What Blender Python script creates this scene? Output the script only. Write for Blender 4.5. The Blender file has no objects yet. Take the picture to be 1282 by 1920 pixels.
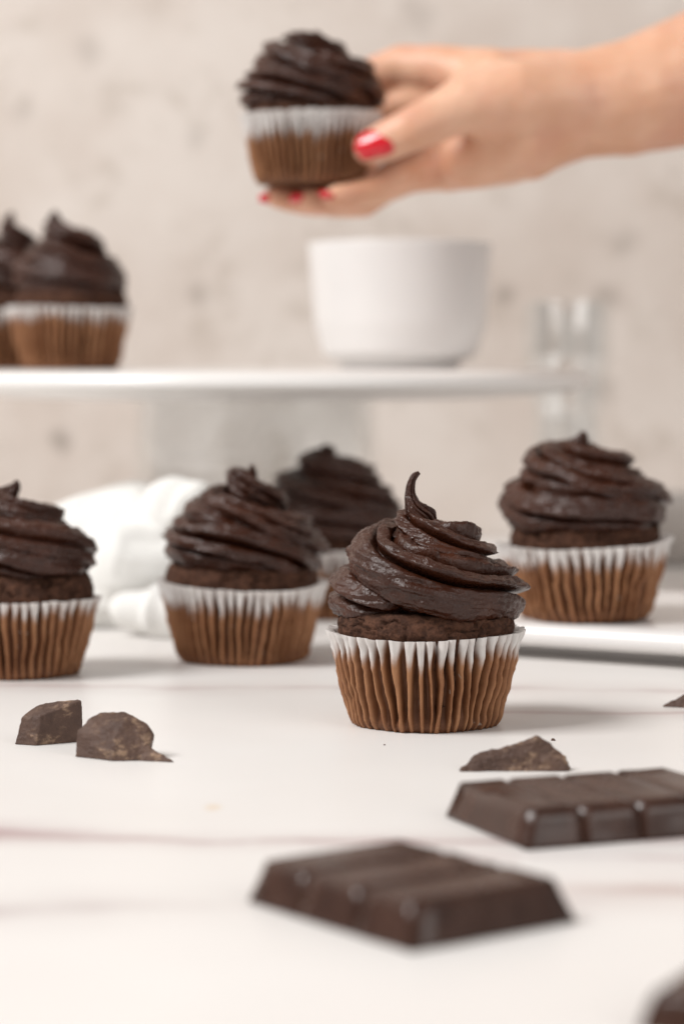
import bpy, bmesh, math, random
import numpy as np
from mathutils import Vector, Matrix

CM = 0.01
scene = bpy.context.scene
COL = scene.collection

# ------------------------------------------------------------------ camera, world, lamps, exposure
cam_d = bpy.data.cameras.new('camera')
cam = bpy.data.objects.new('camera', cam_d)
COL.objects.link(cam)
cam.location = (0, 0, 0.119)
cam.rotation_euler = (math.radians(90), 0, 0)
cam_d.sensor_fit = 'VERTICAL'
cam_d.sensor_height = 36.0
cam_d.lens = 85.0
cam_d.shift_y = -280.0 / 1920.0           # level camera with a dropped lens
cam_d.clip_start = 0.02
cam_d.clip_end = 20
cam_d.dof.use_dof = True
cam_d.dof.focus_distance = 0.772
cam_d.dof.aperture_fstop = 7.5
scene.camera = cam

world = bpy.data.worlds.new('World')
scene.world = world
world.use_nodes = True
bg = world.node_tree.nodes['Background']
bg.inputs['Color'].default_value = (1.0, 0.975, 0.955, 1)
bg.inputs['Strength'].default_value = 0.325


def area(name, loc, target, size, energy, color):
    l = bpy.data.lights.new(name, 'AREA')
    l.shape = 'RECTANGLE'
    l.size, l.size_y = size
    l.energy = energy
    l.color = color
    o = bpy.data.objects.new(name, l)
    COL.objects.link(o)
    o.location = loc
    o.rotation_euler = (Vector(target) - Vector(loc)).to_track_quat('-Z', 'Y').to_euler()
    return o


area('window_light', (-1.50, 0.20, 1.85), (0.05, 1.05, 0.08), (1.05, 0.95), 65, (1.0, 0.988, 0.975))

area('added_fill_light', (1.05, -0.35, 0.75), (0.0, 1.0, 0.1), (1.1, 0.9), 8, (1.0, 0.97, 0.94))  # added fill lamp, lifts the cup's right side and the plate front

vs = scene.view_settings
vs.view_transform = 'Standard'
vs.look = 'None'
vs.exposure = 0.0
vs.gamma = 1.0
vs.use_curve_mapping = False
scene.cycles.use_denoising = True
scene.cycles.max_bounces = 10
scene.cycles.transparent_max_bounces = 16

# ------------------------------------------------------------------ numpy noise


def _hash(i, j, k, seed):
    n = (i * 374761393 + j * 668265263 + k * 2147483647 + seed * 974711) & 0xffffffff
    n = ((n ^ (n >> 13)) * 1274126177) & 0xffffffff
    n = ((n ^ (n >> 16)) * 2246822519) & 0xffffffff
    return ((n ^ (n >> 15)) & 0xffffff) / float(0xffffff)


def noise(p, seed=0):
    """value noise in -1..1 at points p (n,3)"""
    p = np.asarray(p, float)
    f = np.floor(p)
    t = p - f
    t = t * t * t * (t * (t * 6 - 15) + 10)
    i = f.astype(np.int64)
    x, y, z = i[:, 0], i[:, 1], i[:, 2]

    def c(a, b, d):
        return _hash(x + a, y + b, z + d, seed)
    tx, ty, tz = t[:, 0], t[:, 1], t[:, 2]
    a = c(0, 0, 0) * (1 - tx) + c(1, 0, 0) * tx
    b = c(0, 1, 0) * (1 - tx) + c(1, 1, 0) * tx
    d = c(0, 0, 1) * (1 - tx) + c(1, 0, 1) * tx
    e = c(0, 1, 1) * (1 - tx) + c(1, 1, 1) * tx
    return 2 * ((a * (1 - ty) + b * ty) * (1 - tz) + (d * (1 - ty) + e * ty) * tz) - 1


def fbm(p, octs=3, seed=0):
    s = 0
    a = 1.0
    for o in range(octs):
        s = s + a * noise(p * 2 ** o + 17.3 * o, seed + o)
        a *= 0.5
    return s


def smooth(a, b, x):
    t = np.clip((x - a) / (b - a), 0, 1)
    return t * t * (3 - 2 * t)


# ------------------------------------------------------------------ mesh helpers (input in cm)


def mesh_obj(name, verts, faces, mat, parent=None, smooth_shade=True, attrs=None):
    me = bpy.data.meshes.new(name)
    v = np.asarray(verts, float) * CM
    me.from_pydata(v.tolist(), [], faces if isinstance(faces, list) else faces.tolist())
    me.materials.append(mat)
    if attrs:
        for k, val in attrs.items():
            at = me.attributes.new(k, 'FLOAT', 'POINT')
            at.data.foreach_set('value', np.asarray(val, np.float32))
    me.update()
    if smooth_shade:
        me.polygons.foreach_set('use_smooth', [True] * len(me.polygons))
    o = bpy.data.objects.new(name, me)
    COL.objects.link(o)
    if parent:
        o.parent = parent
    return o


def grid_faces(rows, cols, wrap=True, off=0):
    r = np.arange(rows - 1)[:, None]
    c = np.arange(cols if wrap else cols - 1)[None, :]
    c2 = (c + 1) % cols
    a = r * cols + c
    b = r * cols + c2
    d = (r + 1) * cols + c2
    e = (r + 1) * cols + c
    return np.stack([a, b, d, e], -1).reshape(-1, 4) + off


def lathe(profile, seg=96):
    """profile list of (r,z) bottom centre to top centre"""
    pr = np.array(profile, float)
    th = np.linspace(0, 2 * np.pi, seg, endpoint=False)
    v = np.stack([pr[:, 0, None] * np.cos(th), pr[:, 0, None] * np.sin(th),
                  np.repeat(pr[:, 1, None], seg, 1)], -1).reshape(-1, 3)
    return v, grid_faces(len(pr), seg)


def arc_profile(pts, rad=0.15, n=5):
    """round the corners of a polyline profile"""
    out = [pts[0]]
    for i in range(1, len(pts) - 1):
        p0, p1, p2 = map(np.array, (pts[i - 1], pts[i], pts[i + 1]))
        a = (p0 - p1).astype(float)
        b = (p2 - p1).astype(float)
        la, lb = np.linalg.norm(a), np.linalg.norm(b)
        r = min(rad, 0.45 * la, 0.45 * lb)
        s, e = p1 + a / la * r, p1 + b / lb * r
        for t in np.linspace(0, 1, n):
            out.append(tuple((1 - t) ** 2 * s + 2 * t * (1 - t) * p1 + t * t * e))
    out.append(pts[-1])
    return out


def empty(name, loc, label, cat, group=None, rz=0.0, rx=0.0, ry=0.0, sc=1.0):
    o = bpy.data.objects.new(name, None)
    COL.objects.link(o)
    o.location = [c * CM for c in loc]
    o.rotation_euler = (rx, ry, rz)
    o.scale = (sc, sc, sc)
    o.empty_display_size = 0.01
    tag(o, label, cat, group)
    return o


def tag(o, label=None, cat=None, group=None, kind=None):
    for k, v in (('label', label), ('category', cat), ('group', group), ('kind', kind)):
        if v:
            o[k] = v
    return o


def remeshed(verts, faces, voxel, iters, name='blob'):
    """fuse intersecting shells into one skin; returns verts (cm), faces"""
    me = bpy.data.meshes.new(name)
    me.from_pydata((np.asarray(verts)).tolist(), [], [tuple(f) for f in faces])
    o = bpy.data.objects.new(name, me)
    COL.objects.link(o)
    m = o.modifiers.new('r', 'REMESH')
    m.mode = 'VOXEL'
    m.voxel_size = voxel
    if iters:
        s = o.modifiers.new('s', 'SMOOTH')
        s.iterations = iters
        s.factor = 0.5
    dg = bpy.context.evaluated_depsgraph_get()
    ev = o.evaluated_get(dg).to_mesh()
    n = len(ev.vertices)
    v = np.empty(n * 3)
    ev.vertices.foreach_get('co', v)
    f = [tuple(p.vertices) for p in ev.polygons]
    no = np.empty(n * 3)
    ev.vertices.foreach_get('normal', no)
    bpy.data.objects.remove(o)
    bpy.data.meshes.remove(me)
    return v.reshape(-1, 3), f, no.reshape(-1, 3)


class Shells:
    def __init__(self):
        self.v, self.f, self.n = [], [], 0

    def add(self, v, f):
        self.v.append(np.asarray(v, float))
        self.f += [tuple(int(i) + self.n for i in q) for q in f]
        self.n += len(v)

    def cone(self, p0, p1, r0, r1, seg=20, cap=6, flat=None):
        """tapered capsule"""
        p0, p1 = np.array(p0, float), np.array(p1, float)
        d = p1 - p0
        L = np.linalg.norm(d)
        d = d / L
        ref = np.array([0, 0, 1.0]) if abs(d[2]) < 0.8 else np.array([1.0, 0, 0])
        a = np.cross(d, ref); a /= np.linalg.norm(a)
        b = np.cross(a, d)
        rings = []
        for i in range(cap + 1):
            t = np.pi / 2 * (1 - i / cap)
            rings.append((-r0 * math.sin(t), max(r0 * math.cos(t), 1e-3)))
        for i in range(cap + 1):
            t = np.pi / 2 * i / cap
            rings.append((L + r1 * math.sin(t), max(r1 * math.cos(t), 1e-3)))
        th = np.linspace(0, 2 * np.pi, seg, endpoint=False)
        V = []
        for s, r in rings:
            V.append(p0 + d * s + r * (np.cos(th)[:, None] * a + np.sin(th)[:, None] * b))
        V = np.concatenate(V)
        F = grid_faces(len(rings), seg).tolist()
        F.append(list(range(seg))[::-1])
        F.append([len(V) - seg + i for i in range(seg)])
        self.add(V, F)

    def chain(self, pts):
        for (a, ra), (b, rb) in zip(pts[:-1], pts[1:]):
            self.cone(a, b, ra, rb)


# ------------------------------------------------------------------ materials


def mat(name):
    m = bpy.data.materials.new(name)
    m.use_nodes = True
    nt = m.node_tree
    return m, nt, nt.nodes['Principled BSDF']


class NT:
    """small node-graph writer"""

    def __init__(self, nt):
        self.nt = nt

    def n(self, typ, **kw):
        nd = self.nt.nodes.new(typ)
        ins = kw.pop('ins', {})
        for k, v in kw.items():
            setattr(nd, k, v)
        for k, v in ins.items():
            if isinstance(v, bpy.types.NodeSocket):
                self.nt.links.new(v, nd.inputs[k])
            else:
                nd.inputs[k].default_value = v
        return nd

    def math(self, op, a, b=None, c=None, clamp=False):
        nd = self.nt.nodes.new('ShaderNodeMath')
        nd.operation = op
        nd.use_clamp = clamp
        for i, v in enumerate((a, b, c)):
            if v is None:
                continue
            if isinstance(v, bpy.types.NodeSocket):
                self.nt.links.new(v, nd.inputs[i])
            else:
                nd.inputs[i].default_value = v
        return nd.outputs[0]

    def mix(self, f, a, b):
        nd = self.nt.nodes.new('ShaderNodeMix')
        nd.data_type = 'RGBA'
        for i, v in ((0, f), (6, a), (7, b)):
            if isinstance(v, bpy.types.NodeSocket):
                self.nt.links.new(v, nd.inputs[i])
            elif i == 0:
                nd.inputs[0].default_value = v
            else:
                nd.inputs[i].default_value = (*v, 1)
        return nd.outputs[2]

    def noise(self, scale, detail=3, vec=None, rough=0.5, out='Fac'):
        nd = self.nt.nodes.new('ShaderNodeTexNoise')
        nd.inputs['Scale'].default_value = scale
        nd.inputs['Detail'].default_value = detail
        nd.inputs['Roughness'].default_value = rough
        if vec is not None:
            self.nt.links.new(vec, nd.inputs['Vector'])
        return nd.outputs[out]

    def step(self, x, lo, hi):
        nd = self.nt.nodes.new('ShaderNodeMapRange')
        nd.interpolation_type = 'SMOOTHSTEP'
        self.nt.links.new(x, nd.inputs[0])
        nd.inputs[1].default_value = lo
        nd.inputs[2].default_value = hi
        return nd.outputs[0]

    def link(self, a, b):
        self.nt.links.new(a, b)

    def coord(self, which='Object'):
        return self.nt.nodes.new('ShaderNodeTexCoord').outputs[which]

    def bump(self, h, dist, strength, bsdf, prev=None):
        b = self.nt.nodes.new('ShaderNodeBump')
        b.inputs['Distance'].default_value = dist
        b.inputs['Strength'].default_value = strength
        self.link(h, b.inputs['Height'])
        if prev is not None:
            self.link(prev, b.inputs['Normal'])
        if bsdf is not None:
            self.link(b.outputs[0], bsdf.inputs['Normal'])
        return b.outputs[0]


def make_frosting():
    m, nt, b = mat('frosting')
    g = NT(nt)
    co = g.coord()
    n1 = g.noise(260, 4, co, 0.6)
    n2 = g.noise(55, 3, co)
    col = g.mix(g.step(n2, 0.3, 0.75), (0.034, 0.0094, 0.0039), (0.059, 0.0168, 0.0072))
    g.link(col, b.inputs['Base Color'])
    g.link(g.math('MULTIPLY_ADD', g.noise(420, 2, co), 0.30, 0.15), b.inputs['Roughness'])
    b.inputs['Specular IOR Level'].default_value = 0.42
    bn = g.bump(n1, 0.0012, 0.30, None)
    g.bump(g.noise(950, 3, co, 0.6), 0.0006, 0.65, b, bn)
    return m


def make_cake():
    m, nt, b = mat('cake_crumb')
    g = NT(nt)
    co = g.coord()
    n1 = g.noise(420, 5, co, 0.7)
    n2 = g.noise(90, 3, co)
    col = g.mix(g.step(n1, 0.34, 0.66), (0.042, 0.017, 0.0095), (0.120, 0.052, 0.030))
    col = g.mix(g.math('MULTIPLY', g.step(n2, 0.45, 0.75), 0.5), col, (0.055, 0.022, 0.013))
    g.link(col, b.inputs['Base Color'])
    b.inputs['Roughness'].default_value = 0.82
    b.inputs['Specular IOR Level'].default_value = 0.25
    bn = g.bump(n1, 0.0016, 0.9, None)
    g.bump(g.noise(1300, 2, co), 0.0004, 0.6, b, bn)
    return m


def make_paper():
    m, nt, b = mat('paper_cup')
    g = NT(nt)
    co = g.coord()
    at = g.n('ShaderNodeAttribute', attribute_name='stain').outputs['Fac']
    nn = g.noise(220, 3, co)
    big = g.noise(70, 3, co)
    edge = g.math('ADD', at, g.math('MULTIPLY', g.math('SUBTRACT', nn, 0.5), 0.35))
    f = g.step(edge, 0.22, 0.74)
    soak_shade = g.n('ShaderNodeAttribute', attribute_name='soak_shade').outputs['Fac']
    tan = g.mix(g.step(big, 0.32, 0.72), (0.335, 0.147, 0.068), (0.48, 0.236, 0.116))
    tan = g.mix(g.math('MULTIPLY', g.step(g.noise(800, 2, co), 0.55, 0.75), 0.35), tan, (0.56, 0.30, 0.14))
    tan = g.mix(g.math('MULTIPLY', soak_shade, 0.85), tan, (0.120, 0.043, 0.019))   # cake grease, with pleat-groove shade painted into the colour
    spot = g.step(g.noise(240, 1, co), 0.755, 0.80)           # dry flecks where the paper stands clear
    tan = g.mix(g.math('MULTIPLY', spot, 0.6), tan, (0.62, 0.55, 0.48))
    white = g.mix(g.step(big, 0.3, 0.7), (0.76, 0.715, 0.69), (0.83, 0.80, 0.775))
    col = g.mix(f, white, tan)
    g.link(col, b.inputs['Base Color'])
    g.link(g.math('MULTIPLY_ADD', f, -0.22, 0.75), b.inputs['Roughness'])
    b.inputs['Specular IOR Level'].default_value = 0.3
    g.bump(g.noise(500, 3, co), 0.0003, 0.5, b)
    tr = g.n('ShaderNodeBsdfTranslucent')
    g.link(col, tr.inputs['Color'])
    mx = g.n('ShaderNodeMixShader')
    mx.inputs[0].default_value = 0.22
    g.link(b.outputs[0], mx.inputs[1])
    g.link(tr.outputs[0], mx.inputs[2])
    g.link(mx.outputs[0], nt.nodes['Material Output'].inputs['Surface'])
    return m


def make_chocolate(name, rough, chalk):
    m, nt, b = mat(name)
    g = NT(nt)
    co = g.coord()
    n1 = g.noise(130, 4, co, 0.6)
    col = g.mix(g.step(n1, 0.3, 0.7), (0.036, 0.0140, 0.0085), (0.056, 0.0230, 0.0140))
    if chalk:
        col = g.mix(g.step(n1, 0.3, 0.7), (0.070, 0.036, 0.025), (0.112, 0.062, 0.043))
        st = g.n('ShaderNodeMapping', ins={'Vector': co})
        st.inputs['Scale'].default_value = (1.0, 0.55, 1.6)
        st.inputs['Rotation'].default_value = (0.3, 0.5, 0.6)
        c1 = g.noise(260, 6, st.outputs[0], 0.72)
        c2 = g.noise(75, 3, co)
        k = g.math('MULTIPLY', g.step(c1, 0.50, 0.64), g.step(c2, 0.42, 0.62))
        col = g.mix(g.math('MULTIPLY', k, 0.8), col, (0.36, 0.235, 0.15))
        g.bump(c1, 0.0009, 0.7, b)
    else:
        g.bump(g.noise(90, 2, co), 0.0006, 0.12, b)
        sc = g.step(g.noise(700, 2, co), 0.66, 0.75)
        col = g.mix(g.math('MULTIPLY', sc, 0.25), col, (0.16, 0.10, 0.07))
    g.link(col, b.inputs['Base Color'])
    g.link(g.math('MULTIPLY_ADD', n1, 0.2, rough - 0.1), b.inputs['Roughness'])
    b.inputs['Specular IOR Level'].default_value = 0.45
    return m


def make_ceramic(name, col, rough=0.22):
    m, nt, b = mat(name)
    g = NT(nt)
    n = g.noise(14, 3, g.coord())
    c = g.mix(g.step(n, 0.3, 0.7), [x * 0.965 for x in col], col)
    g.link(c, b.inputs['Base Color'])
    b.inputs['Roughness'].default_value = rough
    g.bump(g.noise(45, 2, g.coord()), 0.0004, 0.08, b)
    return m


def make_glass():
    m, nt, b = mat('clear_glass')
    g = NT(nt)
    lw = g.n('ShaderNodeLayerWeight', ins={'Blend': 0.5}).outputs['Facing']
    fr = g.math('MULTIPLY_ADD', g.math('POWER', lw, 4.0), 0.62, 0.13)
    tp = g.n('ShaderNodeBsdfTransparent', ins={'Color': (0.968, 0.974, 0.974, 1)})
    gl = g.n('ShaderNodeBsdfGlossy', ins={'Roughness': 0.03, 'Color': (1, 1, 1, 1)})
    mx = g.n('ShaderNodeMixShader', ins={0: fr})
    g.link(tp.outputs[0], mx.inputs[1])
    g.link(gl.outputs[0], mx.inputs[2])
    g.link(mx.outputs[0], nt.nodes['Material Output'].inputs['Surface'])
    return m


def make_skin():
    m, nt, b = mat('skin')
    g = NT(nt)
    co = g.coord()
    n = g.noise(45, 4, co)
    c = g.mix(g.step(n, 0.3, 0.7), (0.68, 0.36, 0.225), (0.76, 0.455, 0.31))
    c = g.mix(g.math('MULTIPLY', g.step(g.noise(38, 3, co), 0.42, 0.75), 0.45), c, (0.60, 0.27, 0.19))
    g.link(c, b.inputs['Base Color'])
    b.inputs['Roughness'].default_value = 0.48
    b.inputs['Subsurface Weight'].default_value = 0.25
    b.inputs['Subsurface Radius'].default_value = (1.0, 0.35, 0.2)
    b.inputs['Subsurface Scale'].default_value = 0.006
    g.bump(g.noise(300, 3, co), 0.0004, 0.3, b)
    return m


def make_polish():
    m, nt, b = mat('red_nail_polish')
    g = NT(nt)
    n = g.noise(300, 2, g.coord())
    c = g.mix(n, (0.58, 0.003, 0.012), (0.68, 0.006, 0.02))
    g.link(c, b.inputs['Base Color'])
    b.inputs['Roughness'].default_value = 0.12
    b.inputs['Coat Weight'].default_value = 0.6
    return m


def make_cloth():
    m, nt, b = mat('white_linen')
    g = NT(nt)
    co = g.coord()
    w = g.n('ShaderNodeTexWave', ins={'Scale': 900.0, 'Vector': co})
    c = g.mix(g.noise(30, 3, co), (0.80, 0.785, 0.75), (0.86, 0.85, 0.825))
    g.link(c, b.inputs['Base Color'])
    b.inputs['Roughness'].default_value = 0.9
    b.inputs['Specular IOR Level'].default_value = 0.1
    g.bump(w.outputs['Fac'], 0.0002, 0.4, b)
    return m


# table veins: y = a + b x + wander, half width w, strength s, x range
VEINS = [
    (0.609, -0.050, 0.0042, 1.00, -0.30, -0.066, (0.33, 0.17, 0.19)),
    (0.604, -0.035, 0.0034, 0.85, -0.11, 0.30, (0.47, 0.36, 0.35)),
    (0.531, 0.062, 0.0052, 0.70, -0.30, 0.06, (0.47, 0.40, 0.39)),
    (0.548, -0.030, 0.0060, 0.75, 0.04, 0.40, (0.48, 0.36, 0.33)),
    (0.885, -0.060, 0.0050, 0.75, -0.14, 0.16, (0.48, 0.38, 0.36)),
    (0.825, -0.030, 0.0040, 0.65, 0.03, 0.16, (0.50, 0.38, 0.36)),
    (0.955, 0.030, 0.0060, 0.60, -0.25, 0.02, (0.50, 0.42, 0.40)),
    (0.588, -0.10, 0.0030, 0.55, 0.02, 0.16, (0.45, 0.33, 0.33)),
]


def make_marble():
    m, nt, b = mat('white_marble')
    g = NT(nt)
    co = g.n('ShaderNodeNewGeometry').outputs['Position']
    sep = g.n('ShaderNodeSeparateXYZ', ins={'Vector': co})
    x, y = sep.outputs[0], sep.outputs[1]
    warp = g.math('SUBTRACT', g.noise(9, 5, co, 0.62), 0.5)
    col = g.mix(g.step(g.noise(5, 4, co), 0.35, 0.7), (0.775, 0.742, 0.715), (0.815, 0.792, 0.77))
    amt = g.step(g.noise(16, 3, co), 0.28, 0.60)
    for a, sl, w, s, x0, x1, c in VEINS:
        line = g.math('ADD', g.math('MULTIPLY', x, sl), a)
        line = g.math('ADD', line, g.math('MULTIPLY', warp, 0.035))
        d = g.math('ABSOLUTE', g.math('SUBTRACT', y, line))
        core = g.math('SUBTRACT', 1.0, g.step(d, 0.0, w * 2.0), clamp=True)
        halo = g.math('MULTIPLY', g.math('SUBTRACT', 1.0, g.step(d, 0.0, w * 6), clamp=True), 0.35)
        k = g.math('MULTIPLY', g.math('MAXIMUM', core, halo), s)
        k = g.math('MULTIPLY', k, g.step(x, x0 - 0.03, x0 + 0.03))
        k = g.math('MULTIPLY', k, g.math('SUBTRACT', 1.0, g.step(x, x1 - 0.04, x1 + 0.02), clamp=True))
        k = g.math('MULTIPLY', k, g.math('MULTIPLY_ADD', amt, 0.75, 0.25))
        col = g.mix(k, col, c)
    # one small ochre fleck in the stone
    fx = g.math('POWER', g.math('SUBTRACT', x, -0.0345), 2.0)
    fy = g.math('POWER', g.math('MULTIPLY', g.math('SUBTRACT', y, 0.647), 0.45), 2.0)
    fk = g.math('SUBTRACT', 1.0, g.step(g.math('SQRT', g.math('ADD', fx, fy)), 0.0005, 0.0035), clamp=True)
    col = g.mix(g.math('MULTIPLY', fk, 0.5), col, (0.72, 0.55, 0.36))
    g.link(col, b.inputs['Base Color'])
    b.inputs['Roughness'].default_value = 0.38
    b.inputs['Specular IOR Level'].default_value = 0.35
    g.bump(g.noise(60, 3, co), 0.0003, 0.1, b)
    return m


PITS = [(-0.190, 0.067, 0.012, 0.55), (-0.097, 0.164, 0.013, 0.40), (0.173, 0.101, 0.014, 0.55), (0.110, 0.165, 0.012, 0.45),
        (0.178, 0.163, 0.014, 0.42), (-0.17, 0.33, 0.016, 0.22), (-0.05, 0.25, 0.009, 0.25), (0.02, 0.12, 0.02, 0.2), (-0.10, 0.27, 0.012, 0.2),
        (0.19, 0.20, 0.016, 0.25), (0.225, 0.335, 0.02, 0.3), (-0.215, 0.29, 0.012, 0.22), (0.05, 0.355, 0.02, 0.22)]


def make_plaster():
    m, nt, b = mat('plaster')
    g = NT(nt)
    co = g.n('ShaderNodeNewGeometry').outputs['Position']
    sep = g.n('ShaderNodeSeparateXYZ', ins={'Vector': co})
    x, z = sep.outputs[0], sep.outputs[2]
    big = g.noise(7, 5, co, 0.6)
    mid = g.noise(34, 5, co, 0.65)
    col = g.mix(g.step(big, 0.34, 0.68), (0.60, 0.52, 0.465), (0.71, 0.645, 0.595))
    col = g.mix(g.math('MULTIPLY', g.step(mid, 0.52, 0.72), 0.36), col, (0.40, 0.335, 0.275))
    wob = g.noise(60, 4, co, 0.6)
    for px, pz, r, s in PITS:
        dx = g.math('POWER', g.math('SUBTRACT', x, px), 2.0)
        dz = g.math('POWER', g.math('SUBTRACT', z, pz), 2.0)
        d = g.math('SQRT', g.math('ADD', dx, dz))
        d = g.math('ADD', d, g.math('MULTIPLY', g.math('SUBTRACT', wob, 0.5), r * 1.6))
        k = g.math('SUBTRACT', 1.0, g.step(d, r * 0.05, r), clamp=True)
        col = g.mix(g.math('MULTIPLY', k, s), col, (0.16, 0.125, 0.10))
    g.link(col, b.inputs['Base Color'])
    b.inputs['Roughness'].default_value = 0.9
    b.inputs['Specular IOR Level'].default_value = 0.2
    g.bump(mid, 0.003, 0.4, b)
    return m


M = dict(frosting=make_frosting(), cake=make_cake(), paper=make_paper(),
         bar=make_chocolate('chocolate_bar', 0.25, False), chunk=make_chocolate('chopped_chocolate', 0.6, True),
         white=make_ceramic('white_ceramic', (0.80, 0.775, 0.76)), platter=make_ceramic('white_enamel', (0.80, 0.775, 0.75), 0.30),
         grey=make_ceramic('grey_stoneware', (0.46, 0.42, 0.39), 0.5), glass=make_glass(), skin=make_skin(),
         polish=make_polish(), cloth=make_cloth(), marble=make_marble(), plaster=make_plaster())

# ------------------------------------------------------------------ setting: table top and wall


def box(x0, x1, y0, y1, z0, z1, bev, name, material, seg=3):
    bm = bmesh.new()
    bmesh.ops.create_cube(bm, size=1)
    for v in bm.verts:
        v.co = Vector(((x0 + x1) / 2 + v.co.x * (x1 - x0), (y0 + y1) / 2 + v.co.y * (y1 - y0), (z0 + z1) / 2 + v.co.z * (z1 - z0))) * CM
    if bev:
        bmesh.ops.bevel(bm, geom=bm.edges[:], offset=bev * CM, segments=seg, affect='EDGES')
    me = bpy.data.meshes.new(name)
    bm.to_mesh(me)
    bm.free()
    me.materials.append(material)
    o = bpy.data.objects.new(name, me)
    COL.objects.link(o)
    return o


tag(box(-110, 110, 41.6, 163, -4, 0, 0.25, 'table_top', M['marble']), kind='structure')
tag(box(-160, 160, 163.4, 170, -30, 140, 0, 'wall', M['plaster']), kind='structure')

# ------------------------------------------------------------------ cupcakes


def wrapper(root, seed, r0=2.45, r1=3.25, H=3.22, N=52, line=0.76, dent=0.0, wild=1.0):
    rng = np.random.RandomState(seed)
    K, R = 14, 30
    wd = 1 + 0.22 * rng.uniform(-1, 1, N)
    ed = np.concatenate([[0], np.cumsum(wd)]) / wd.sum() * 2 * np.pi
    u = np.linspace(0, 1, K, endpoint=False)
    th = (ed[:-1, None] + (ed[1:] - ed[:-1])[:, None] * u).reshape(-1)
    uu = np.tile(u, N)
    idx = np.repeat(np.arange(N), K)
    amp = (1 + 0.35 * rng.uniform(-1, 1, N))[idx]
    lean = (0.05 * rng.uniform(-1, 1, N))[idx]
    dt = 0.10 * rng.uniform(-1, 1, N)[idx]
    ln = (0.05 * rng.uniform(-1, 1, N))[idx]
    hs = np.linspace(0, 1, R) ** 0.9
    V, S, G = [], [], []
    for h in hs:
        D = np.clip(0.41 + 0.27 * smooth(0.40, 1.0, np.full_like(uu, h)) + dt, 0.18, 0.80)
        w = 0.16
        c = np.abs(uu - 0.5) * 2            # 0 ridge centre .. 1 groove centre
        p = 1 - np.clip((c - D + w) / (2 * w), 0, 1)
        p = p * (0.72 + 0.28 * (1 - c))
        depth = (0.06 + 0.27 * smooth(0.0, 0.30, h)) * amp
        ro = r0 + (r1 - r0) * (h ** 0.92) + 0.07 * np.sin(3 * th + seed) * h + 0.05 * np.sin(5 * th + seed * 2.1) * wild * (0.4 + h)
        ro = ro + 0.04 * smooth(0.85, 1.0, h)      # rim turns out a little
        z = H * h
        pos = np.stack([np.cos(th) * ro, np.sin(th) * ro, np.full_like(th, z)], -1)
        crum = fbm(pos * 1.5 + seed, 3, seed) * (0.035 + 0.05 * (1 - h)) * wild + 0.022 * fbm(pos * 5.0 + seed, 2, seed + 30)
        r = ro - depth * (1 - p) + crum
        r = r - 0.10 * np.exp(-(h / 0.05) ** 2)                      # base turns under
        a = th + lean * (h - 0.5) + 0.017 * noise(pos * 1.3 + 5, seed + 3) * wild
        zz = z + (0.05 * np.sin(2 * th + seed) + 0.04 * noise(pos * 2.0, seed + 7) - 0.05 * (1 - p)) * h
        zz = zz + dent * h * np.cos(th + 1.2)
        V.append(np.stack([np.cos(a) * r, np.sin(a) * r, np.maximum(zz, 0.012)], -1))
        lim = line + ln + 0.22 * (1 - p) + 0.04 * noise(pos * 1.3, seed + 11)
        S.append(0.5 + (lim - h) * 2.6)
        G.append((1 - p) ** 0.9)  # groove mask for grease tone and painted groove shade
    V = np.concatenate(V)
    S = np.clip(np.concatenate(S), 0, 1)
    C = N * K
    F = grid_faces(R, C)
    # floor of the cup
    V = np.concatenate([V, [[0, 0, 0.02]]])
    S = np.append(S, 1.0)
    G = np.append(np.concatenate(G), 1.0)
    n = len(V) - 1
    tri = [[n, (i + 1) % C, i] for i in range(C)]
    return mesh_obj('wrapper', V, F.tolist() + tri, M['paper'], root, attrs={'stain': S, 'soak_shade': G})


def cake(root, seed, r0=2.05, r1=2.86, H=3.2, top=3.95, dome=2.5, crack=1.0):
    prof = [(0.001, 0.06), (r0, 0.06)]
    prof += [(r0 + (r1 - r0) * t, 0.06 + (H - 0.06) * t) for t in (0.25, 0.5, 0.75, 0.92)]
    # muffin shoulder
    for t in np.linspace(0, 1, 26):
        a = t * np.pi / 2
        prof.append((dome + (r1 + 0.05 - dome) * math.cos(a) ** 0.8 if t < 1 else dome, H + 0.02 + (top - H) * math.sin(a)))
    for t in np.linspace(0.1, 1, 12):
        prof.append((max(dome * (1 - t), 0.001), top + 0.18 * math.sin(t * np.pi / 2)))
    v, f = lathe(prof, 220)
    rad = np.hypot(v[:, 0], v[:, 1])
    k = smooth(H - 0.6, H + 0.1, v[:, 2])
    d = 0.05 * fbm(v * 1.2 + seed, 3, seed) + 0.035 * fbm(v * 4.5 + seed, 3, seed + 5) + 0.016 * noise(v * 13, seed + 9)
    cr = np.abs(fbm(v * np.array([0.9, 0.9, 1.6]) + seed * 3.7, 3, seed + 20))
    d = d - 0.16 * crack * (1 - smooth(0.0, 0.09, cr))
    n = np.stack([v[:, 0] / (rad + 1e-6), v[:, 1] / (rad + 1e-6), np.full(len(v), 0.6)], -1)
    v = v + n * (d * k)[:, None]
    return mesh_obj('cake', v, f, M['cake'], root)


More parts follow.
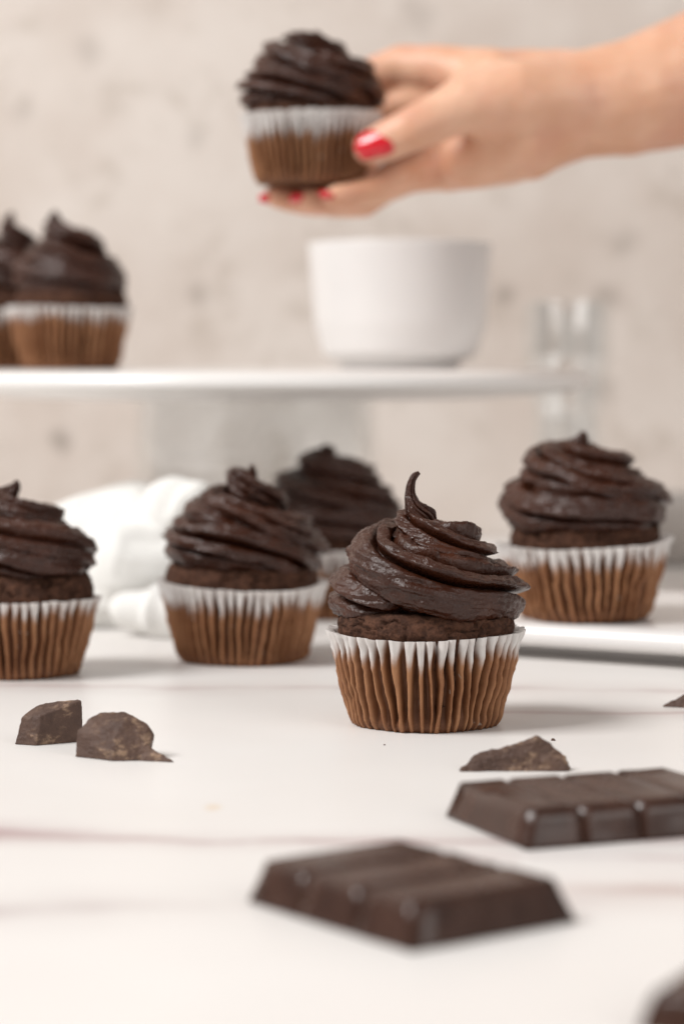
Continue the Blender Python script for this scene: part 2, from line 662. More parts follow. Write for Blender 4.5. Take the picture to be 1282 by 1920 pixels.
def frosting(root, keys, seed, lobes=8, sharp=0.26, twist=0.18, Mn=360, K=120, rough=1.0, core=None, phase=0.0, squash=0.92, tilt=0.0, lift=0.12):
    """piped star-nozzle rope.  keys: (theta deg, r, z, rope radius, dx, dy)"""
    kk = np.array([list(k) + [0] * (6 - len(k)) for k in keys], float)
    # arc-length-like parameter so points spread evenly
    cx = kk[:, 1] * np.cos(np.radians(kk[:, 0]))
    seg = np.abs(np.diff(np.radians(kk[:, 0]))) * (kk[1:, 1] + kk[:-1, 1]) / 2 + np.abs(np.diff(kk[:, 2])) * 1.2 + 0.05
    s = np.concatenate([[0], np.cumsum(seg)])
    t = np.linspace(0, s[-1], Mn)

    def interp(col):
        # Catmull-Rom style smoothing through a cubic Hermite
        y = kk[:, col]
        m = np.gradient(y, s)
        i = np.clip(np.searchsorted(s, t, side='right') - 1, 0, len(s) - 2)
        h = s[i + 1] - s[i]
        x = (t - s[i]) / h
        return ((2 * x ** 3 - 3 * x ** 2 + 1) * y[i] + (x ** 3 - 2 * x ** 2 + x) * h * m[i]
                + (-2 * x ** 3 + 3 * x ** 2) * y[i + 1] + (x ** 3 - x ** 2) * h * m[i + 1])
    th, r, z, rad, dx, dy = [interp(c) for c in range(6)]
    rad = np.maximum(rad, 0.02)
    th = np.radians(th)
    r = np.maximum(r, 0.0)
    wob = np.stack([t * 0.55, np.full_like(t, seed * 1.7), np.zeros_like(t)], -1)
    big = smooth(0.1, 0.5, rad)
    r = r + 0.10 * noise(wob, seed) * big * rough
    z = z + 0.08 * noise(wob + 31, seed + 1) * big * rough
    z = z + lift
    z = z - tilt * r * np.cos(th) * smooth(4.2, 5.6, z)
    P = np.stack([r * np.cos(th) + dx, r * np.sin(th) + dy, z], -1)
    T = np.gradient(P, axis=0)
    T /= np.linalg.norm(T, axis=1)[:, None] + 1e-9
    Nn = np.stack([np.cos(th), np.sin(th), np.zeros_like(th)], -1)
    Nn = Nn - (Nn * T).sum(1)[:, None] * T
    Nn /= np.linalg.norm(Nn, axis=1)[:, None] + 1e-9
    B = np.cross(T, Nn)
    ph = np.linspace(0, 2 * np.pi, K, endpoint=False)
    V = []
    for i in range(Mn):
        q = ph + phase + twist * t[i] + 0.25 * math.sin(t[i] * 0.8 + seed)
        # uneven sharp ridges, broad hollow ribbons between them
        q2 = q + 0.20 * np.sin(2 * q + seed) + 0.12 * np.sin(3 * q + seed * 2)
        fr_ = (q2 * lobes / (2 * np.pi)) % 1.0
        # rounded rib leaning into a narrow crease that undercuts the next lip
        cre = np.exp(-((fr_ - 0.80) / 0.115) ** 2) + np.exp(-((fr_ + 0.20) / 0.115) ** 2)
        val = 0.72 * cre + 0.30 * np.clip(fr_ / 0.8, 0, 1) ** 1.5 * (fr_ < 0.8) + 0.30 * np.clip((1 - fr_) / 0.2, 0, 1) * (fr_ >= 0.8)
        rho = 1.06 - sharp * val * (0.90 + 0.30 * np.sin(q * 2.0 + seed + 0.25 * t[i]))
        rho = rho * (1 + 0.045 * rough * np.sin(np.floor(q2 * lobes / (2 * np.pi)) * 2.4 + 1.7 * t[i] + seed))
        fade = min(1.0, (i + 1) / 9.0) ** 0.5
        pts = P[i] + rad[i] * fade * rho[:, None] * (np.cos(ph)[:, None] * Nn[i] + squash * np.sin(ph)[:, None] * B[i])
        V.append(pts)
    V = np.concatenate(V)
    cen = np.repeat(P, K, 0)
    n = V - cen
    ln = np.linalg.norm(n, axis=1)[:, None] + 1e-9
    n = n / ln
    sc = np.clip(ln[:, 0] / 0.5, 0.12, 1)
    # dragged, torn surface: noise stretched along the rope plus grain
    tt = np.repeat(t, K)
    pp = np.tile(ph, Mn)
    drag = np.stack([tt * 1.1, np.cos(pp) * 5.5, np.sin(pp) * 5.5], -1)
    d = 0.055 * fbm(drag + seed, 3, seed + 3) + 0.045 * fbm(V * 1.6 + seed, 2, seed + 4) + 0.027 * fbm(V * 5.0, 3, seed + 5) + 0.012 * noise(V * 16, seed + 6)
    V = V + n * (d * sc * rough)[:, None]
    V[:, 2] = np.maximum(V[:, 2], 3.6)
    F = grid_faces(Mn, K).tolist()
    c0 = len(V)
    V = np.concatenate([V, P[:1], P[-1:]])
    F += [[c0, (j + 1) % K, j] for j in range(K)]
    b0 = (Mn - 1) * K
    F += [[c0 + 1, b0 + j, b0 + (j + 1) % K] for j in range(K)]
    if core:
        cr, cz0, cz1, ox, oy = core
        prof = [(0.001, cz0)] + [(cr * math.cos(a) ** 0.7, cz0 + (cz1 - cz0) * math.sin(a)) for a in np.linspace(0.02, 1.5, 12)] + [(0.001, cz1)]
        cv, cf = lathe(prof, 40)
        cv = cv + np.array([ox, oy, 0])
        cv = cv + 0.05 * noise(cv * 2, seed)[:, None]
        F += (cf + len(V)).tolist()
        V = np.concatenate([V, cv])
    return mesh_obj('frosting', V, F, M['frosting'], root)


def cupcake(loc, label, seed, keys, rz=0.0, sc=1.0, zs=1.0, tilt=(0, 0), group='chocolate cupcakes', wr={}, ck={}, fr={}):
    root = empty('cupcake', loc, label, 'cupcake', group, rz=0, rx=tilt[0], ry=tilt[1], sc=sc)
    root.scale.z *= zs
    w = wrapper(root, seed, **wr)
    w.rotation_euler.z = rz
    c = cake(root, seed, **ck)
    c.rotation_euler.z = rz
    frosting(root, keys, seed, **fr)
    return root


# the sharp one in front
cupcake((2.75, 79.9, 0), 'sharply focused cupcake in front with thin curled frosting tip', 3,
        [(-112, 1.837, 4.05, 0.683), (-145, 2.13, 4.1, 1.02), (-190, 2.13, 4.2, 1.12), (-270, 2.03, 4.32, 1.14), (-340, 2.03, 4.34, 1.14), (-400, 2.08, 4.32, 1.18), (-470, 1.80, 4.85, 1.2), (-560, 1.30, 5.4, 1.06), (-650, 1.20, 5.65, 1.01), (-740, 1.28, 5.6, 1.05), (-830, 0.693, 6.05, 0.875), (-920, 0.435, 6.5, 0.661), (-985, 0.204, 6.78, 0.533, -0.15, -0.1), (-1010, 0.03, 7.08, 0.34, -0.36, -0.1), (-1020, 0.0, 7.5, 0.19, -0.5, -0.1), (-1030, 0.0, 7.95, 0.145, -0.46, -0.1), (-1040, 0.0, 8.2, 0.115, -0.34, -0.1), (-1050, 0.0, 8.31, 0.06, -0.2, -0.1)],
        rz=0.4, zs=0.965, fr=dict(Mn=560, K=160, core=(1.9, 3.6, 5.7, 0, 0), lobes=6, sharp=0.60, rough=1.1, phase=0.5, twist=-0.24, tilt=0.12, lift=0.27), wr=dict(line=0.75))

# middle left, ragged double tip
cupcake((-4.04, 97.0, 0), 'cupcake with ragged double-pointed frosting left of the front cupcake', 11,
        [(120, 1.878, 4.15, 0.739), (30, 2.08, 4.25, 1.03), (-90, 2.1, 4.4, 1.05), (-210, 2.05, 4.5, 1.05), (-330, 1.9, 4.8, 1.05), (-450, 1.55, 5.35, 0.97), (-570, 1.244, 5.75, 0.897), (-690, 0.93, 6.15, 0.76), (-800, 0.556, 6.75, 0.528), (-870, 0.438, 7.1, 0.359), (-930, 0.327, 7.25, 0.253), (-990, 0.224, 7.15, 0.232, 0.25), (-1000, 0.067, 7.4, 0.158, 0.3), (-1010, 0.007, 7.7, 0.063, 0.25)],
        rz=1.9, sc=1.05, tilt=(0.01, 0.018), zs=0.93, fr=dict(core=(1.8, 3.6, 6.2, 0, 0), lobes=6, sharp=0.60, rough=1.5, twist=-0.30, tilt=0.15, lift=0.32), wr=dict(line=0.72), ck=dict(top=3.9, dome=2.6))

# far left, cut by the frame
cupcake((-12.5, 92.7, 0), 'cupcake cut off by the left edge with cracked crumb showing', 23,
        [(60, 1.74, 4.4, 0.747), (-30, 1.976, 4.5, 0.939), (-150, 1.98, 4.62, 0.96), (-270, 1.93, 4.75, 0.96), (-390, 2.08, 5.1, 0.98), (-510, 1.676, 5.45, 0.939), (-630, 1.356, 5.9, 0.832), (-750, 1.086, 6.2, 0.725), (-850, 0.654, 6.6, 0.555), (-930, 0.318, 7.0, 0.363), (-960, 0.086, 7.4, 0.192, 0.05), (-970, 0.014, 7.62, 0.075, 0.05)],
        rz=0.3, zs=0.92, fr=dict(core=(1.7, 3.8, 6.0, 0, 0), lobes=5, sharp=0.60, rough=1.2, twist=-0.26, tilt=0.15, lift=0.4), wr=dict(line=0.80, N=48), ck=dict(top=4.25, dome=2.35, r1=2.95, crack=1.6))

# back middle, smooth mound
cupcake((-0.53, 114.0, 0), 'finely ridged rounded cupcake partly hidden behind the front cupcake, before the glass pedestal', 31,
        [(100, 1.909, 4.1, 0.747), (0, 2.09, 4.3, 1.04), (-120, 2.14, 4.4, 1.08), (-240, 2.09, 4.6, 1.08), (-360, 1.94, 4.9, 1.06), (-480, 1.74, 5.25, 1.01), (-600, 1.49, 5.7, 0.96), (-720, 1.228, 6.15, 0.875), (-840, 0.862, 6.6, 0.768), (-940, 0.486, 7.0, 0.587), (-1000, 0.3, 7.3, 0.34, -0.15), (-1030, 0.1, 7.55, 0.2, -0.3), (-1040, 0.0, 7.7, 0.07, -0.3)],
        rz=2.2, sc=1.1, zs=0.935, fr=dict(core=(1.9, 3.6, 6.4, 0, 0), lobes=7, sharp=0.50, rough=1.2, twist=-0.26, tilt=0.06), wr=dict(line=0.72), ck=dict(top=3.8, dome=2.6))

# right, on the white platter: upright central point and jagged star ends
cupcake((9.98, 98.6, 1.5), 'cupcake with upright central peak standing on white platter at right', 47,
        [(20, 2.09, 4.55, 1.0), (-60, 2.14, 4.45, 1.1), (-170, 2.19, 4.5, 1.15), (-260, 2.14, 4.7, 1.12), (-350, 2.14, 4.95, 1.08), (-440, 1.64, 5.1, 1.08), (-530, 1.44, 5.75, 1.05), (-620, 1.337, 6.05, 0.978), (-710, 1.232, 6.05, 0.944), (-800, 0.724, 6.05, 0.889), (-880, 0.546, 6.5, 0.689), (-930, 0.27, 6.85, 0.5), (-950, 0.094, 7.2, 0.311), (-960, 0.022, 7.5, 0.156), (-965, 0.008, 7.62, 0.056)],
        rz=0.9, sc=1.045, tilt=(0.0, -0.02), zs=0.92, fr=dict(core=(1.9, 3.6, 6.0, 0, 0), lobes=5, sharp=0.64, rough=1.3, twist=-0.26, tilt=0.14, lift=0.32), wr=dict(line=0.74, r1=3.38, dent=0.12, wild=1.9, N=48), ck=dict(top=3.95, dome=2.6))

STAND = (-4.4, 124.0)
ST_TOP = 11.55
# two on the stand
cupcake((-14.0, 125.0, ST_TOP), 'nearer cupcake at left on the white cake stand, wide peak leaning left', 53,
        [(60, 1.69, 4.3, 0.83), (-30, 1.957, 4.45, 1.006), (-150, 1.959, 4.55, 1.038), (-270, 1.86, 4.75, 1.06), (-390, 1.81, 4.9, 1.06), (-510, 1.409, 5.35, 1.038), (-630, 1.002, 5.75, 0.948), (-750, 0.692, 6.2, 0.854), (-850, 0.427, 6.8, 0.711, -0.4), (-920, 0.153, 7.3, 0.498, -0.7), (-940, 0.066, 7.7, 0.305, -0.8), (-950, 0.006, 8.0, 0.109, -0.8)],
        rz=1.2, fr=dict(core=(1.7, 3.8, 6.0, 0, 0), lobes=5, sharp=0.58, rough=1.2, twist=-0.24, tilt=0.12, lift=0.2, Mn=260), wr=dict(line=0.77), ck=dict(top=4.2, dome=2.4))
cupcake((-17.6, 129.2, ST_TOP), 'cupcake at the left edge on the stand, hidden behind the nearer one', 59,
        [(150, 1.69, 4.3, 0.83), (30, 1.957, 4.45, 1.006), (-90, 1.959, 4.55, 1.038), (-210, 1.86, 4.75, 1.06), (-330, 1.81, 4.9, 1.06), (-450, 1.409, 5.4, 1.038), (-570, 1.052, 5.9, 0.948), (-690, 0.687, 6.4, 0.806), (-790, 0.414, 7.0, 0.592), (-860, 0.17, 7.5, 0.392), (-880, 0.063, 7.9, 0.261), (-890, 0.004, 8.2, 0.087)],
        rz=0.5, fr=dict(core=(1.7, 3.8, 6.0, 0, 0), lobes=5, sharp=0.58, rough=1.2, twist=-0.24, tilt=0.12, lift=0.2, Mn=260), wr=dict(line=0.77), ck=dict(top=4.2, dome=2.4))
# held in the hand
cupcake((-1.44, 111.0, 20.05), 'cupcake held up in the air by the hand', 67,
        [(100, 1.924, 3.9, 0.778), (0, 2.21, 4.05, 1.05), (-120, 2.26, 4.15, 1.08), (-240, 2.21, 4.4, 1.08), (-360, 2.06, 4.75, 1.05), (-480, 1.76, 5.1, 1.02), (-600, 1.451, 5.5, 0.944), (-720, 1.133, 5.85, 0.833), (-840, 0.81, 6.2, 0.689), (-940, 0.53, 6.5, 0.5, 0.2), (-1010, 0.2, 6.8, 0.3, 0.2), (-1030, 0.0, 7.0, 0.1, 0.2)],
        rz=0.7, fr=dict(core=(1.9, 3.5, 6.0, 0, 0), lobes=6, sharp=0.56, twist=-0.28, tilt=0.12, rough=1.3, lift=0.05, Mn=260), wr=dict(line=0.66, N=54, wild=0.8), ck=dict(top=3.7, dome=2.7))

# ------------------------------------------------------------------ cake stand
st = empty('cake_stand', (STAND[0], STAND[1], 0), 'white round cake stand raised on a clear glass pedestal', 'cake stand')
R = 17.2
prof = arc_profile([(0.001, ST_TOP - 1.5), (R * 0.70, ST_TOP - 1.45), (R - 1.3, ST_TOP - 1.15), (R, ST_TOP - 0.80), (R - 0.30, ST_TOP - 0.10), (R - 1.2, ST_TOP), (0.001, ST_TOP)], 0.5, 8)
v, f = lathe(prof, 160)
mesh_obj('plate', v, f, M['platter'], st)
zt = ST_TOP - 1.5
prof = arc_profile([(6.2, zt), (6.35, zt - 4), (6.9, 0.7), (8.2, 0.02), (7.6, 0.02), (6.5, 0.8), (6.0, zt - 4), (5.85, zt)], 0.3, 4)
v, f = lathe(prof + [prof[0]], 120)
mesh_obj('pedestal', v, f, M['glass'], st)

# white bowl-shaped cup on the stand
prof = arc_profile([(0.001, 0.25), (2.7, 0.25), (2.85, 0.0), (3.15, 0.0), (3.2, 0.35), (4.15, 0.75), (4.62, 2.4), (4.95, 6.75), (4.72, 6.78), (4.4, 2.6), (3.9, 1.1), (0.001, 0.75)], 0.35, 6)
v, f = lathe(prof, 120)
cup = mesh_obj('cup', v, f, M['white'])
cup.location = (0.031, 1.300, ST_TOP * CM)
tag(cup, 'plain white ceramic cup standing on the cake stand below the hand', 'cup')

# clear glass behind the stand, right
prof = arc_profile([(0.001, 0.02), (3.0, 0.02), (3.15, 0.4), (2.75, 1.4), (2.35, 5.0), (2.05, 8.6), (2.35, 10.2), (2.75, 12.2), (2.7, 15.6), (2.5, 15.6), (2.5, 12.2), (2.1, 10.3), (1.8, 8.6), (2.1, 5.0), (2.4, 1.6), (0.001, 1.2)], 0.4, 5)
v, f = lathe(prof, 96)
o = mesh_obj('glass_carafe', v, f, M['glass'])
o.location = (0.136, 1.46, 0)
tag(o, 'blurred clear glass carafe behind the right end of the cake stand', 'carafe')

# grey dish behind the right cupcake
def rounded_slab(levels, rad_seg=8):
    """levels: list of (half_x, half_y, corner radius, z)"""
    V = []
    for hx, hy, cr, z in levels:
        for cx, cy, a0 in ((1, 1, 0), (-1, 1, 90), (-1, -1, 180), (1, -1, 270)):
            for k in range(rad_seg + 1):
                a = math.radians(a0 + 90 * k / rad_seg)
                V.append((cx * (hx - cr) + cr * math.cos(a), cy * (hy - cr) + cr * math.sin(a), z))
    n = 4 * (rad_seg + 1)
    F = grid_faces(len(levels), n).tolist()
    F.append(list(range(n))[::-1])
    F.append([len(V) - n + i for i in range(n)])
    return np.array(V), F


v, f = rounded_slab([(6.4, 4.2, 1.0, 0.02), (6.8, 4.6, 1.2, 0.25), (7.2, 5.0, 1.4, 3.6), (7.15, 4.95, 1.4, 3.85), (7.0, 4.8, 1.3, 3.9), (6.85, 4.65, 1.2, 3.8), (6.5, 4.3, 1.1, 0.8), (6.2, 4.0, 1.0, 0.55)])
o = mesh_obj('baking_dish', v, f, M['grey'])
o.location = (0.242, 1.455, 0)
tag(o, 'blurred grey low dish at the right edge behind the platter', 'dish')

# white platter under the right cupcake
v, f = rounded_slab([(10.2, 6.4, 1.0, 0.02), (10.2, 6.4, 1.0, 0.52), (11.5, 7.7, 1.3, 0.55), (11.85, 8.05, 1.6, 0.68), (12.0, 8.2, 1.7, 0.95), (11.9, 8.1, 1.6, 1.28), (11.6, 7.8, 1.5, 1.44), (11.1, 7.3, 1.4, 1.48), (10.6, 6.8, 1.3, 1.48)], 10)
o = mesh_obj('serving_platter', v, f, M['white'])
ang = math.radians(-30)
ex = Vector((math.cos(ang), math.sin(ang)))
ey = Vector((-math.sin(ang), math.cos(ang)))
P0 = Vector((4.1, 98.4))
c = P0 + ex * 12.0 + ey * 8.2
o.location = (c.x * CM, c.y * CM, 0)
o.rotation_euler.z = ang
tag(o, 'flat white rectangular platter with rounded rim under the right cupcake', 'platter')

# ------------------------------------------------------------------ napkin
S = Shells()


def npx(px, py, y):
    k = y / 45.33
    return ((px - 641) / 100 * k, y, 11.9 - (py - 680) / 100 * k)


for a, b, ra, rb in [
        ((-12.4, 111, 3.5), (-9.2, 111.5, 4.0), 1.9, 2.35), ((-12.2, 110, 1.5), (-6.5, 110, 1.5), 2.3, 2.4), ((-9.6, 109, 2.6), (-8.4, 109, 2.4), 2.2, 2.2),
        ((-7.6, 109.5, 5.25), (-6.6, 109.3, 4.9), 1.45, 1.6), ((-6.6, 109.3, 4.9), (-5.4, 110, 3.4), 1.6, 1.7),
        ((-9.3, 105.5, 0.95), (-6.4, 104.4, 1.05), 1.0, 1.25), ((-6.4, 104.4, 1.05), (-3.6, 106, 1.1), 1.25, 1.2)]:
    S.cone(a, b, ra, rb)
v, f, n = remeshed(np.concatenate(S.v), S.f, 0.16, 6)
w = np.abs(fbm(v * np.array([0.30, 0.30, 0.12]) + 7 + 0.5 * fbm(v * 0.25, 2, 9)[:, None], 2, 4))
v = v + n * (0.28 * (1 - smooth(0, 0.5, w)) - 0.12 + 0.16 * fbm(v * 0.5, 2, 6))[:, None]
v[:, 2] = np.maximum(v[:, 2], 0.03)
o = mesh_obj('napkin', v, f, M['cloth'])
tag(o, 'crumpled white cloth napkin heaped behind the left cupcakes', 'napkin')

# ------------------------------------------------------------------ hand and forearm
HY = 111.0


def hp(px, py, dy=0.0):
    return ((px - 641) / 40.8, HY + dy, 11.9 + (680 - py) / 40.8)


S = Shells()
S.chain([(hp(1700, 20, 2.5), 3.9), (hp(1480, 92, 1.5), 3.6), (hp(1282, 152, 0.8), 3.0), (hp(1180, 182, 0.4), 2.68), (hp(1090, 196, 0.1), 2.5), (hp(1000, 202, 0.3), 2.4)])
# metacarpals
S.chain([(hp(1060, 175, 0.5), 2.1), (hp(940, 150, 1.2), 1.6), (hp(812, 118, 2.3), 1.15)])
S.chain([(hp(1060, 195, 0.9), 2.2), (hp(930, 190, 2.0), 1.7), (hp(800, 172, 3.2), 1.25)])
S.chain([(hp(1060, 215, 0.8), 2.2), (hp(930, 250, 1.8), 1.7), (hp(815, 265, 2.9), 1.25)])
S.chain([(hp(1060, 225, 0.3), 2.0), (hp(950, 275, 0.8), 1.75), (hp(845, 305, 1.5), 1.3)])
# heel of the hand and ball of the thumb
S.chain([(hp(1060, 215, -0.6), 1.9), (hp(985, 262, -0.5), 1.95), (hp(880, 300, 0.2), 1.4)])
S.chain([(hp(1070, 195, -0.6), 2.0), (hp(960, 195, -1.5), 1.9), (hp(868, 208, -2.2), 1.42), (hp(820, 228, -2.6), 1.12), (hp(765, 258, -3.0), 1.0), (hp(715, 277, -2.75), 0.92), (hp(690, 286, -2.6), 0.78)])
# web between thumb and index
S.chain([(hp(930, 160, -0.3), 1.5), (hp(880, 165, 0.2), 1.0)])
# index: over the top and round behind the frosting
S.chain([(hp(812, 118, 2.3), 1.12), (hp(752, 106, 3.2), 0.98), (hp(705, 122, 3.9), 0.90), (hp(650, 165, 4.3), 0.82), (hp(600, 215, 4.1), 0.75), (hp(565, 245, 3.7), 0.62)])
# middle
S.chain([(hp(800, 172, 3.2), 1.18), (hp(720, 208, 4.2), 1.0), (hp(675, 290, 4.0), 0.9), (hp(600, 372, 2.2), 0.78), (hp(540, 370, 0.8), 0.68), (hp(515, 367, 0.3), 0.56)])
# ring
S.chain([(hp(815, 265, 2.9), 1.15), (hp(750, 320, 2.6), 0.92), (hp(680, 372, 1.5), 0.82), (hp(605, 378, -0.2), 0.72), (hp(575, 376, -0.7), 0.60)])
# little finger
S.chain([(hp(845, 305, 1.5), 1.15), (hp(770, 325, 0.6), 0.88), (hp(705, 358, -0.7), 0.76), (hp(650, 375, -1.8), 0.66), (hp(628, 376, -2.2), 0.55)])
v, f, n = remeshed(np.concatenate(S.v), S.f, 0.14, 16)
v = v + n * (0.035 * fbm(v * 0.9, 2, 4))[:, None]
person = mesh_obj('person', v, f, M['skin'])
tag(person, 'bare forearm and hand with red nail polish holding up a cupcake', 'person')


def nail(center, along, normal, L, W, T=0.12):
    along = Vector(along).normalized()
    normal = Vector(normal)
    normal = (normal - along * normal.dot(along)).normalized()
    side = along.cross(normal)
    rows, cols = 11, 13
    V = []
    for layer in (1, 0):
        for i in range(rows):
            s = -1 + 2 * i / (rows - 1)
            wd = W * (1 - abs(s) ** 4) ** 0.5 * (1.0 if s < 0 else 0.92) + 0.02
            for j in range(cols):
                t = -1 + 2 * j / (cols - 1)
                hgt = -0.42 * W * t * t - 0.10 * L * s * s + (T if layer else -0.05)
                V.append(Vector(center) + along * (L * s) + side * (wd * t) + normal * hgt)
    F = grid_faces(rows, cols, False)
    n0 = rows * cols
    F = F.tolist() + [[q + n0 for q in reversed(ff)] for ff in F.tolist()]
    rim = [j for j in range(cols)] + [i * cols + cols - 1 for i in range(1, rows)] + [(rows - 1) * cols + j for j in range(cols - 2, -1, -1)] + [i * cols for i in range(rows - 2, 0, -1)]
    for a, b in zip(rim, rim[1:] + rim[:1]):
        F.append([b, a, a + n0, b + n0])
    return mesh_obj('fingernail', [tuple(p) for p in V], F, M['polish'], person)


def V3(t):
    return Vector(t)


nail(V3(hp(699, 281, -3.5)) + Vector((0.0, 0.0, 0.05)), V3(hp(657, 292, -3.15)) - V3(hp(740, 268, -3.7)), (-0.1, -0.96, 0.22), 1.0, 0.68)
nail(V3(hp(512, 367, 0.3)) + Vector((-0.35, -0.25, -0.2)), (-1, -0.5, 0.1), (-0.3, -0.6, -0.75), 0.30, 0.28)
nail(V3(hp(573, 376, -0.7)) + Vector((-0.35, -0.38, -0.05)), (-0.8, -0.6, 0.1), (-0.5, -0.75, -0.4), 0.36, 0.32)
nail(V3(hp(624, 376, -2.2)) + Vector((-0.28, -0.40, 0.0)), (-0.6, -0.8, 0.2), (-0.6, -0.75, -0.2), 0.32, 0.30)

# ------------------------------------------------------------------ chocolate bars


def segment(name, x0, x1, y0, y1, parent, seed, h=0.95, tx=(0.16, 0.16), ty=(0.16, 0.16), groove=0.60, notch=None):
    """one finger of a bar: slab foot with a bevelled raised block"""
    bm = bmesh.new()
    def foot(t):                      # joints between fingers stay closed low down
        return 0.0 if t < 0.15 else 0.66 * t
    lv = [(0.0, 0, 0, 0, 0), (groove, foot(tx[0]), foot(tx[1]), foot(ty[0]), foot(ty[1])), (h, tx[0], tx[1], ty[0], ty[1])]
    rings = []
    for z, a, b, c, d in lv:
        rings.append([bm.verts.new(p) for p in ((x0 + a, y0 + c, z), (x1 - b, y0 + c, z), (x1 - b, y1 - d, z), (x0 + a, y1 - d, z))])
    for r0, r1 in zip(rings[:-1], rings[1:]):
        for k in range(4):
            bm.faces.new((r0[k], r0[(k + 1) % 4], r1[(k + 1) % 4], r1[k]))
    bm.faces.new(rings[0][::-1])
    bm.faces.new(rings[-1])
    bmesh.ops.bevel(bm, geom=[e for e in bm.edges], offset=0.032, segments=2, affect='EDGES', clamp_overlap=True)
    bmesh.ops.subdivide_edges(bm, edges=[e for e in bm.edges if e.calc_length() > 0.5], cuts=6, use_grid_fill=True)
    bmesh.ops.recalc_face_normals(bm, faces=bm.faces)
    v = np.array([list(q.co) for q in bm.verts])
    if notch:
        nx, ny, nr, nd = notch
        k = np.exp(-(((v[:, 0] - nx) ** 2 + (v[:, 1] - ny) ** 2) / nr ** 2)) * smooth(0.5, 0.9, v[:, 2])
        v[:, 2] -= nd * k
    v = v + 0.012 * np.stack([fbm(v * 1.4 + seed + i * 9, 2, seed + i) for i in range(3)], -1)
    v[:, 2] = np.maximum(v[:, 2], 0.005)
    f = [[q.index for q in fc.verts] for fc in bm.faces]
    bm.verts.index_update()
    f = [[q.index for q in fc.verts] for fc in bm.faces]
    bm.free()
    return mesh_obj(name, v, f, M['bar'], parent, smooth_shade=True)


def auto_smooth(o, deg=35):
    me = o.data
    bm = bmesh.new()
    bm.from_mesh(me)
    for e in bm.edges:
        if len(e.link_faces) == 2 and e.calc_face_angle(0) > math.radians(deg):
            e.smooth = False
    bm.to_mesh(me)
    bm.free()


# nearest bar: origin at its front corner, local x runs right-back, local y runs left-back
b1 = empty('chocolate_bar', (1.38, 48.7, 0), 'blurred three-finger chocolate bar piece lying whole at the bottom centre', 'chocolate bar', 'pieces of chocolate bar', rz=math.radians(37))
for k in range(3):
    segment('bar_finger', 0, 4.55 - 0.03 * k, 1.93 * k, 1.93 * (k + 1) - 0.005, b1, 5 + k, tx=(0.30, 0.42), ty=(0.11 if k else 0.26, 0.11 if k < 2 else 0.3), notch=(3.5, 2.7, 0.35, 0.25) if k == 1 else None)
b2 = empty('chocolate_bar', (4.48, 58.9, 0), 'blurred chocolate bar cut off by the right edge, fingers end-on', 'chocolate bar', 'pieces of chocolate bar', rz=math.radians(22))
for k in range(4):
    segment('bar_finger', 1.62 * k, 1.62 * (k + 1) - 0.005, 0, 4.8, b2, 15 + k, tx=(0.11 if k else 0.30, 0.11), ty=(0.20, 0.3), notch=(0.4, 3.4, 0.5, 0.15) if k == 0 else None)
b3 = empty('chocolate_bar', (5.2, 42.9, 0), 'very blurred dark chocolate piece cut off by the bottom right corner', 'chocolate bar', 'pieces of chocolate bar', rz=math.radians(62))
for k in range(2):
    segment('bar_finger', 1.55 * k, 1.55 * (k + 1) - 0.005, -2.6, 0, b3, 25 + k, h=0.75, tx=(0.2 if k else 0.3, 0.2), ty=(0.3, 0.3))

# ------------------------------------------------------------------ chopped pieces


def chunk(name, base, tops, label, seed, loc, amp=0.035, cat='chocolate chunk', group='chopped chocolate pieces', cuts=5):
    """hull through base and top points (cm, local), broken surface"""
    bm = bmesh.new()
    for p in list(base) + list(tops):
        bm.verts.new(p)
    r = bmesh.ops.convex_hull(bm, input=bm.verts[:])
    bmesh.ops.delete(bm, geom=[g for g in r['geom_unused'] if isinstance(g, bmesh.types.BMVert)], context='VERTS')
    bmesh.ops.bevel(bm, geom=bm.edges[:], offset=0.025, segments=1, affect='EDGES', clamp_overlap=True)
    bmesh.ops.triangulate(bm, faces=bm.faces[:])
    for _ in range(cuts):
        ed = [e for e in bm.edges if e.calc_length() > 0.10]
        if not ed:
            break
        bmesh.ops.subdivide_edges(bm, edges=ed, cuts=1)
        bmesh.ops.triangulate(bm, faces=bm.faces[:])
    bm.normal_update()
    v = np.array([list(q.co) for q in bm.verts])
    n = np.array([list(q.normal) for q in bm.verts])
    d = amp * (1.2 * fbm(v * np.array([1.8, 1.8, 3.0]) + seed, 3, seed) + 0.8 * np.abs(fbm(v * 5 + seed, 3, seed + 2))) + 0.012 * noise(v * 14, seed)
    v = v + n * d[:, None]
    v[:, 2] = np.maximum(v[:, 2], 0.004)
    bm.verts.index_update()
    f = [[q.index for q in fc.verts] for fc in bm.faces]
    bm.free()
    o = mesh_obj(name, v, f, M['chunk'], smooth_shade=True)
    auto_smooth(o, 20)
    o.location = [c * CM for c in loc]
    return tag(o, label, cat, group)


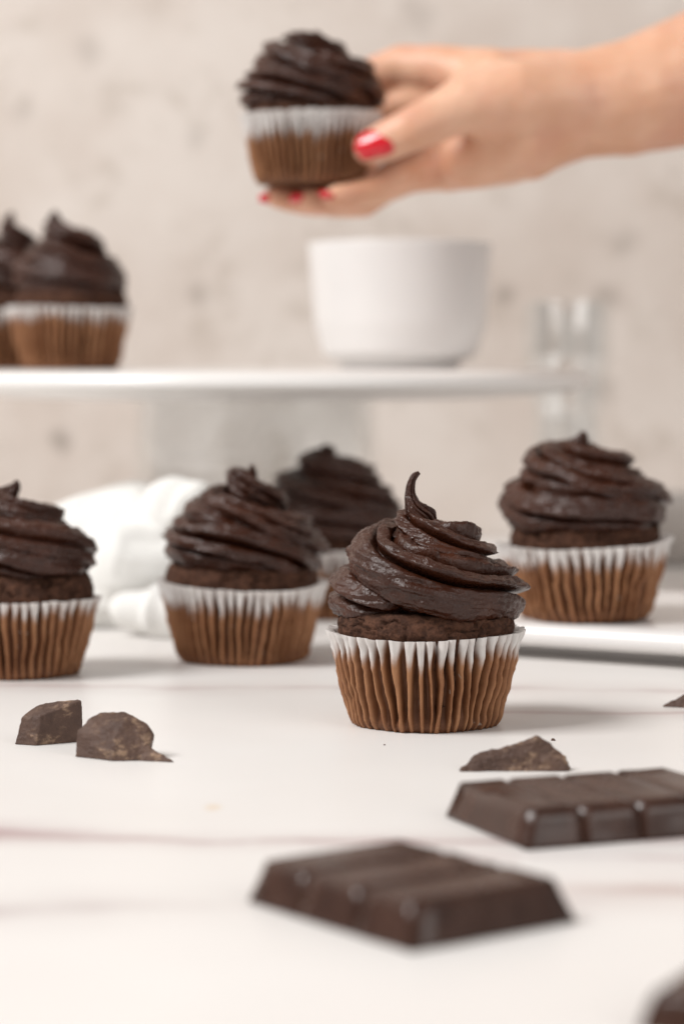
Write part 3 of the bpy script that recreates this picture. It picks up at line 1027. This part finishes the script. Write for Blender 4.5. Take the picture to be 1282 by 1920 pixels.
chunk('chocolate_chunk',
      [(-1.05, -0.35, 0), (-0.35, -0.62, 0), (1.05, 0.25, 0), (0.5, 0.9, 0), (-0.7, 0.5, 0)],
      [(-0.82, -0.30, 0.86), (-0.20, -0.50, 0.92), (0.98, 0.28, 1.28), (0.85, 0.5, 1.30), (-0.2, 0.35, 1.2), (-0.5, 0.2, 1.05)],
      'square-cut chocolate chunk, left one of the pair before the left cupcake', 71, (-9.15, 75.7, 0), amp=0.016)
chunk('chocolate_chunk',
      [(-1.28, 0.0, 0), (-0.1, -0.85, 0), (0.8, -0.75, 0), (1.0, 0.2, 0), (0.1, 0.7, 0), (-1.1, 0.5, 0)],
      [(-1.22, 0.05, 0.78), (-0.9, 0.2, 1.15), (-0.6, 0.6, 1.24), (0.15, 0.55, 1.28), (0.25, -0.1, 1.12), (0.82, 0.1, 1.04), (1.08, -0.1, 0.72), (0.95, -0.5, 0.45), (-0.05, -0.72, 0.60), (-0.7, -0.1, 1.05)],
      'rough chocolate chunk with a thin splinter, right one of the left pair', 83, (-6.75, 73.0, 0), amp=0.022)
# its thin splinter of a foot is part of the same chunk
ob = bpy.data.objects['chocolate_chunk.001']
sv = chunk('splinter', [(0.6, -0.75, 0), (0.95, -0.2, 0), (1.55, -0.85, 0), (1.72, -1.0, 0)], [(0.75, -0.55, 0.55), (0.95, -0.45, 0.45), (1.2, -0.7, 0.2), (1.6, -0.95, 0.06)], 'x', 89, (0, 0, 0), amp=0.03)
for k in list(sv.keys()):
    del sv[k]
sv.parent = ob
chunk('chocolate_shard',
      [(-1.60, -0.35, 0), (1.55, -0.3, 0), (1.65, 0.0, 0), (0.8, 0.55, 0), (-0.9, 0.3, 0)],
      [(-1.25, -0.2, 0.33), (-0.9, 0.0, 0.50), (-0.2, 0.05, 0.66), (0.55, 0.05, 0.86), (0.75, 0.02, 0.92), (1.1, 0.0, 0.80), (1.4, -0.05, 0.50), (0.4, -0.1, 0.78)],
      'long wedge-shaped chocolate shard lying before the front cupcake', 97, (5.0, 70.7, 0), amp=0.06, cat='chocolate shard')
chunk('chocolate_shard',
      [(-1.0, 0.0, 0.0), (0.4, -0.5, 0), (1.3, -0.2, 0), (1.0, 0.5, 0), (0.0, 0.35, 0)],
      [(-0.5, 0.0, 0.28), (0.1, 0.0, 0.62), (0.7, 0.0, 0.85), (1.1, 0.1, 0.8)],
      'pointed chocolate shard cut off by the right edge', 101, (12.0, 83.6, 0), amp=0.045, cat='chocolate shard')

# crumbs on the table
for i, (x, y, s, lab) in enumerate([(6.63, 76.1, 0.07, 'tiny dark crumb on the table right of the front cupcake'),
                                    (1.32, 75.2, 0.035, 'tiny crumb on the table just before the front cupcake'),
                                    (12.55, 101.6, 0.22, 'brown crumb on the white platter beside the right cupcake')]):
    z = 1.48 if i == 2 else 0
    chunk('crumb', [(-s, -s * 0.6, 0), (s, -s * 0.5, 0), (s * 0.8, s * 0.8, 0), (-s * 0.7, s * 0.7, 0)], [(-s * 0.5, 0, s), (s * 0.5, 0.1 * s, s * 1.1), (0, s * 0.4, s * 0.8)],
          lab, 110 + i, (x, y, z), amp=s * 0.25, cat='crumb', group='crumbs', cuts=2)
